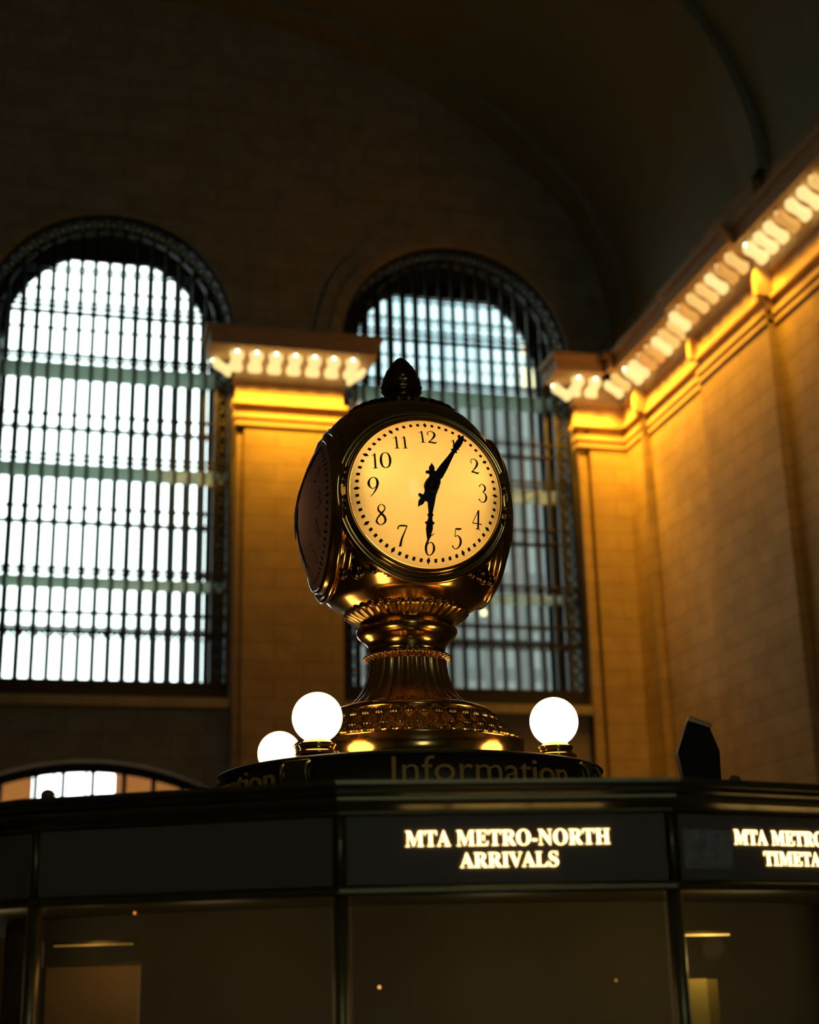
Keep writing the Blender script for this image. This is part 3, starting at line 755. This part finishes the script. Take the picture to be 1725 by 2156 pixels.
def text_mesh(s, extrude=.004, offset=0):
    c = bpy.data.curves.new('lettering', 'FONT'); c.body = s; c.extrude = extrude; c.offset = offset; c.resolution_u = 4
    o = bpy.data.objects.new('lettering', c); COL.objects.link(o); bpy.context.view_layer.update()
    me = bpy.data.meshes.new_from_object(o.evaluated_get(bpy.context.evaluated_depsgraph_get()))
    bpy.data.objects.remove(o); bpy.data.curves.remove(c)
    xs = [p.co.x for p in me.vertices]; ys_ = [p.co.y for p in me.vertices]
    return me, min(xs), max(xs), min(ys_), max(ys_)
INFO = mat('dull_gilt_letter', (.78,.40,.09), .6, 0, spec=.2)
for ctr in (8.15, -80.5, 97, -173):
    me, x0, x1, y0, y1 = text_mesh('Information', .012)
    bm = bmesh.new(); bm.from_mesh(me); bmesh.ops.triangulate(bm, faces=bm.faces); bmesh.ops.subdivide_edges(bm, edges=[e for e in bm.edges if e.calc_length() > .12], cuts=2); bm.to_mesh(me); bm.free()
    span = R(53.5); H = .092
    for p in me.vertices:
        a = R(ctr)+((p.co.x-x0)/(x1-x0)-.5)*span; r = RD_+.002+p.co.z*.4
        z = 2.214+(p.co.y-y0)/(y1-y0)*H
        x, y = ang_pt(a, r); p.co = (x, y, z)
    me.materials.append(INFO); o = bpy.data.objects.new('lettering', me); COL.objects.link(o); o.parent = bt

# ---- globe lamps at the four corners of the drum
def make_globe():
    g = empty('globe_lamp')
    MB().lathe([(.075,0),(.082,.004),(.080,.012),(.066,.018),(.062,.026),(.066,.034),(.070,.040),(.066,.046),(.055,.05),(.05,.056)], 48).build('lamp_collar', BRASS, g)
    MB().ball((0,0,.142), .094, 40, 24).build('glass_globe', GLOBEM, g)
    return g
SG = .465
gl0 = make_globe()
for i, (sx, sy, lab) in enumerate(((-1,-1,'white glowing globe lamp on the booth corner just left of the clock base, unobstructed'),
                                   (1,-1,'white glowing globe lamp on the booth corner right of the clock base'),
                                   (-1,1,'white glowing globe lamp farther back, half hidden behind the nearer left globe'),
                                   (1,1,'white glowing globe lamp hidden behind the clock base'))):
    o = gl0 if i == 0 else copy_tree(gl0)
    o.location = (CX+sx*SG, CY+sy*SG, 2.342); tag(o, lab, 'lamp', 'globe lamps round the clock base')

# ---- backlit signs on the booth fascia
def mathbold(s): return ''.join(chr(0x1D400+ord(c)-65) if 'A' <= c <= 'Z' else c for c in s)
def flat_text(parent, s, width, height, xc, z, y, face_mat=LETTER, left=None, offset=0):
    me, x0, x1, y0, y1 = text_mesh(mathbold(s), .01, offset)
    k = width/(x1-x0); kz = height/(y1-y0)
    for p in me.vertices:
        xx = (p.co.x-x0)*k+(xc-width/2 if left is None else left)
        p.co = (xx, y-p.co.z*.2, z+(p.co.y-y0)*kz)
    me.materials.append(face_mat); o = bpy.data.objects.new('lettering', me); COL.objects.link(o); o.parent = parent
    return o
hw = math.tan(DA/2)*RB-.018
def sign(i, label, lines, patch=False):
    a = A0+DA*i
    s = empty('backlit_sign' if lines else 'fascia_sign', (CX+ang_pt(a, RB)[0], CY+ang_pt(a, RB)[1], 1.79), a); tag(s, label, 'sign', 'signs round the booth fascia')
    MB().box(-hw, hw, -.006, .010, 0, .168).build('sign_panel', SIGNB, s)
    for t, wd, h, xc, z, left in lines: flat_text(s, t, wd, h, xc, z-1.79, -.0065, left=left)
    if patch:
        MB().box(-.40, -.238, -.009, -.004, .028, .128).build('mottled_panel', mat('mottled_grey', (.55,.50,.42), .6, vary=(40,(.08,.08,.07))), s)['label'] = 'grey mottled patch'  # flat mottled grey rectangle at the sign's left end
    return s
# local x of a point on the front panel: measured along its tangent
sign(0, 'backlit black sign reading MTA METRO-NORTH ARRIVALS on the front of the booth', [('MTA METRO-NORTH', .527, .0400, 0, 1.8815, None), ('ARRIVALS', .252, .0380, 0, 1.8280, None)])
sign(1, 'backlit black sign reading MTA METRO-NORTH TIMETABLES with mottled grey patch beside it', [('MTA METRO-NORTH', .527, .0400, 0, 1.8815, -.226), ('TIMETABLES', .330, .0380, 0, 1.8285, -.128)], True)
sign(-1, 'blank dark sign panel on the booth, next left of the arrivals sign', [])
sign(-2, 'blank dark sign panel at the far left of the booth', [])

# ---- things behind the booth glass
def behind(i, u, depth): 
    a = A0+DA*i; x, y = ang_pt(a, RB-depth); return CX+x+u*math.cos(a), CY+y+u*math.sin(a), a
STRIP = mat('strip_light', (.9,.7,.3), .4, emit=(1,.58,.13), es=1.6)
STRIPD = mat('dim_strip_light', (.9,.7,.3), .4, emit=(1,.52,.12), es=.20)
x, y, a = behind(1, -.245, .12)
s = empty('strip_lamp', (x, y, 1.655), a); tag(s, 'thin bright strip lamp behind the booth glass below the timetables sign', 'lamp')
MB().box(-.075, .075, -.012, .012, 0, .004).build('tube', STRIP, s); MB().box(-.08, .08, -.014, .03, .004, .012).build('housing', BOOTHG, s)
point('tube_light', s, (0, -.04, -.03), .55, (1, .66, .2), .03)
x, y, a = behind(1, -.235, .16)
s = tag(empty('leaflet_rack', (x, y, 1.05), a), 'upright rack of pale yellow leaflets behind glass at lower right', 'rack')
MB().box(-.055, .012, -.006, .006, .20, .497).build('leaflet', mat('pale_yellow_paper', (.70,.56,.20), .8), s)
MB().box(.012, .05, -.004, .006, .20, .495).build('leaflet', mat('dull_yellow_paper', (.34,.26,.08), .8), s)
MB().box(-.07, .06, .006, .02, -.02, .47).build('rack_back', BOOTH, s)
x, y, a = behind(-1, -.32, .14)
s = empty('strip_lamp', (x, y, 1.667), a); tag(s, 'long dim strip lamp behind the booth glass at lower left', 'lamp')
MB().box(-.115, .115, -.006, .006, 0, .004).build('tube', STRIPD, s); MB().box(-.12, .12, -.008, .03, .004, .012).build('housing', BOOTHG, s)
point('tube_light', s, (0, -.05, -.02), .16, (1, .58, .2), .05)
x, y, a = behind(-1, -.375, .26)
s = tag(empty('notice_board', (x, y, 1.03), a), 'brown notice board behind the booth glass at lower left', 'board')
MB().box(-.15, .13, 0, .02, 0, .585).build('panel', mat('brown_board', (.75,.46,.20), .8, vary=(8,(.60,.36,.15))), s)
MB().box(-.155, .135, -.004, .024, .585, .595).build('frame', BOOTH, s)
def glow_dot(i, u, z, col, es, label):
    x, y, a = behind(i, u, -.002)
    p = tag(empty('light_dot', (x, y, z), a), label, 'light')
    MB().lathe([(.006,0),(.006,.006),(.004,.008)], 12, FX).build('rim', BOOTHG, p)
    MB().ball((0,-.007,0), .0035, 10, 8).build('lens', mat('dot_lens', (.5,.3,.1), .3, emit=col, es=es), p)
glow_dot(0, -.335, 1.549, (1,.48,.10), 2.0, 'tiny amber painted glint on the lower front glass, left end')  # emissive dot stands in for a glint on a brass stud
glow_dot(0, .255, 1.551, (1,.42,.10), .45, 'tiny dim amber painted glint on the lower front glass, right end')  # second stud glint, put in as weaker emission
glow_dot(-1, -.125, 1.742, (1,.22,.03), 1.6, 'tiny red indicator light below the blank left sign')

# ---- small fixtures on the booth roof
s = tag(empty('loudspeaker', (2.145, 4.55, 2.102), R(-18)), 'dark angular loudspeaker housing on the booth roof right of the right globe lamp', 'loudspeaker')
mb = MB(); out = [(-.058,0),(-.058,.08),(-.072,.17),(-.030,.275),(.045,.245),(.07,.17),(.066,.0)]
mb.prism(out, -.05, .05, lambda u, v, d: (u, d, v)); mb.build('housing', mat('dark_housing', (.016,.011,.006), .7, spec=.2), s, bevel=.004)
mb = MB(); mb.prism([(-.030,.278),(.047,.248),(.053,.262),(-.022,.293)], -.05, .05, lambda u, v, d: (u, d, v)); mb.build('cap', mat('lit_edge_tan', (.85,.50,.20), .6), s)  # light strip: lamp-lit top edge put into the colour
MB().lathe([(.02,-.02),(.02,.0)], 12).build('foot', BOOTHG, s)
def knob(x, y, z, label):
    k = tag(empty('roof_knob', (x, y, z)), label, 'knob', 'knobs on the booth roof edge')
    MB().lathe([(.014,-.012),(.010,0),(.018,.006),(.02,.016),(.014,.026),(.003,.030)], 16).build('cap', BOOTH, k)
knob(1.90, 3.80, 2.070, 'small dark knob on the booth roof edge beside the loudspeaker housing')
knob(-.02, 4.03, 2.046, 'small dark knob on the booth roof edge in front of the low arch')
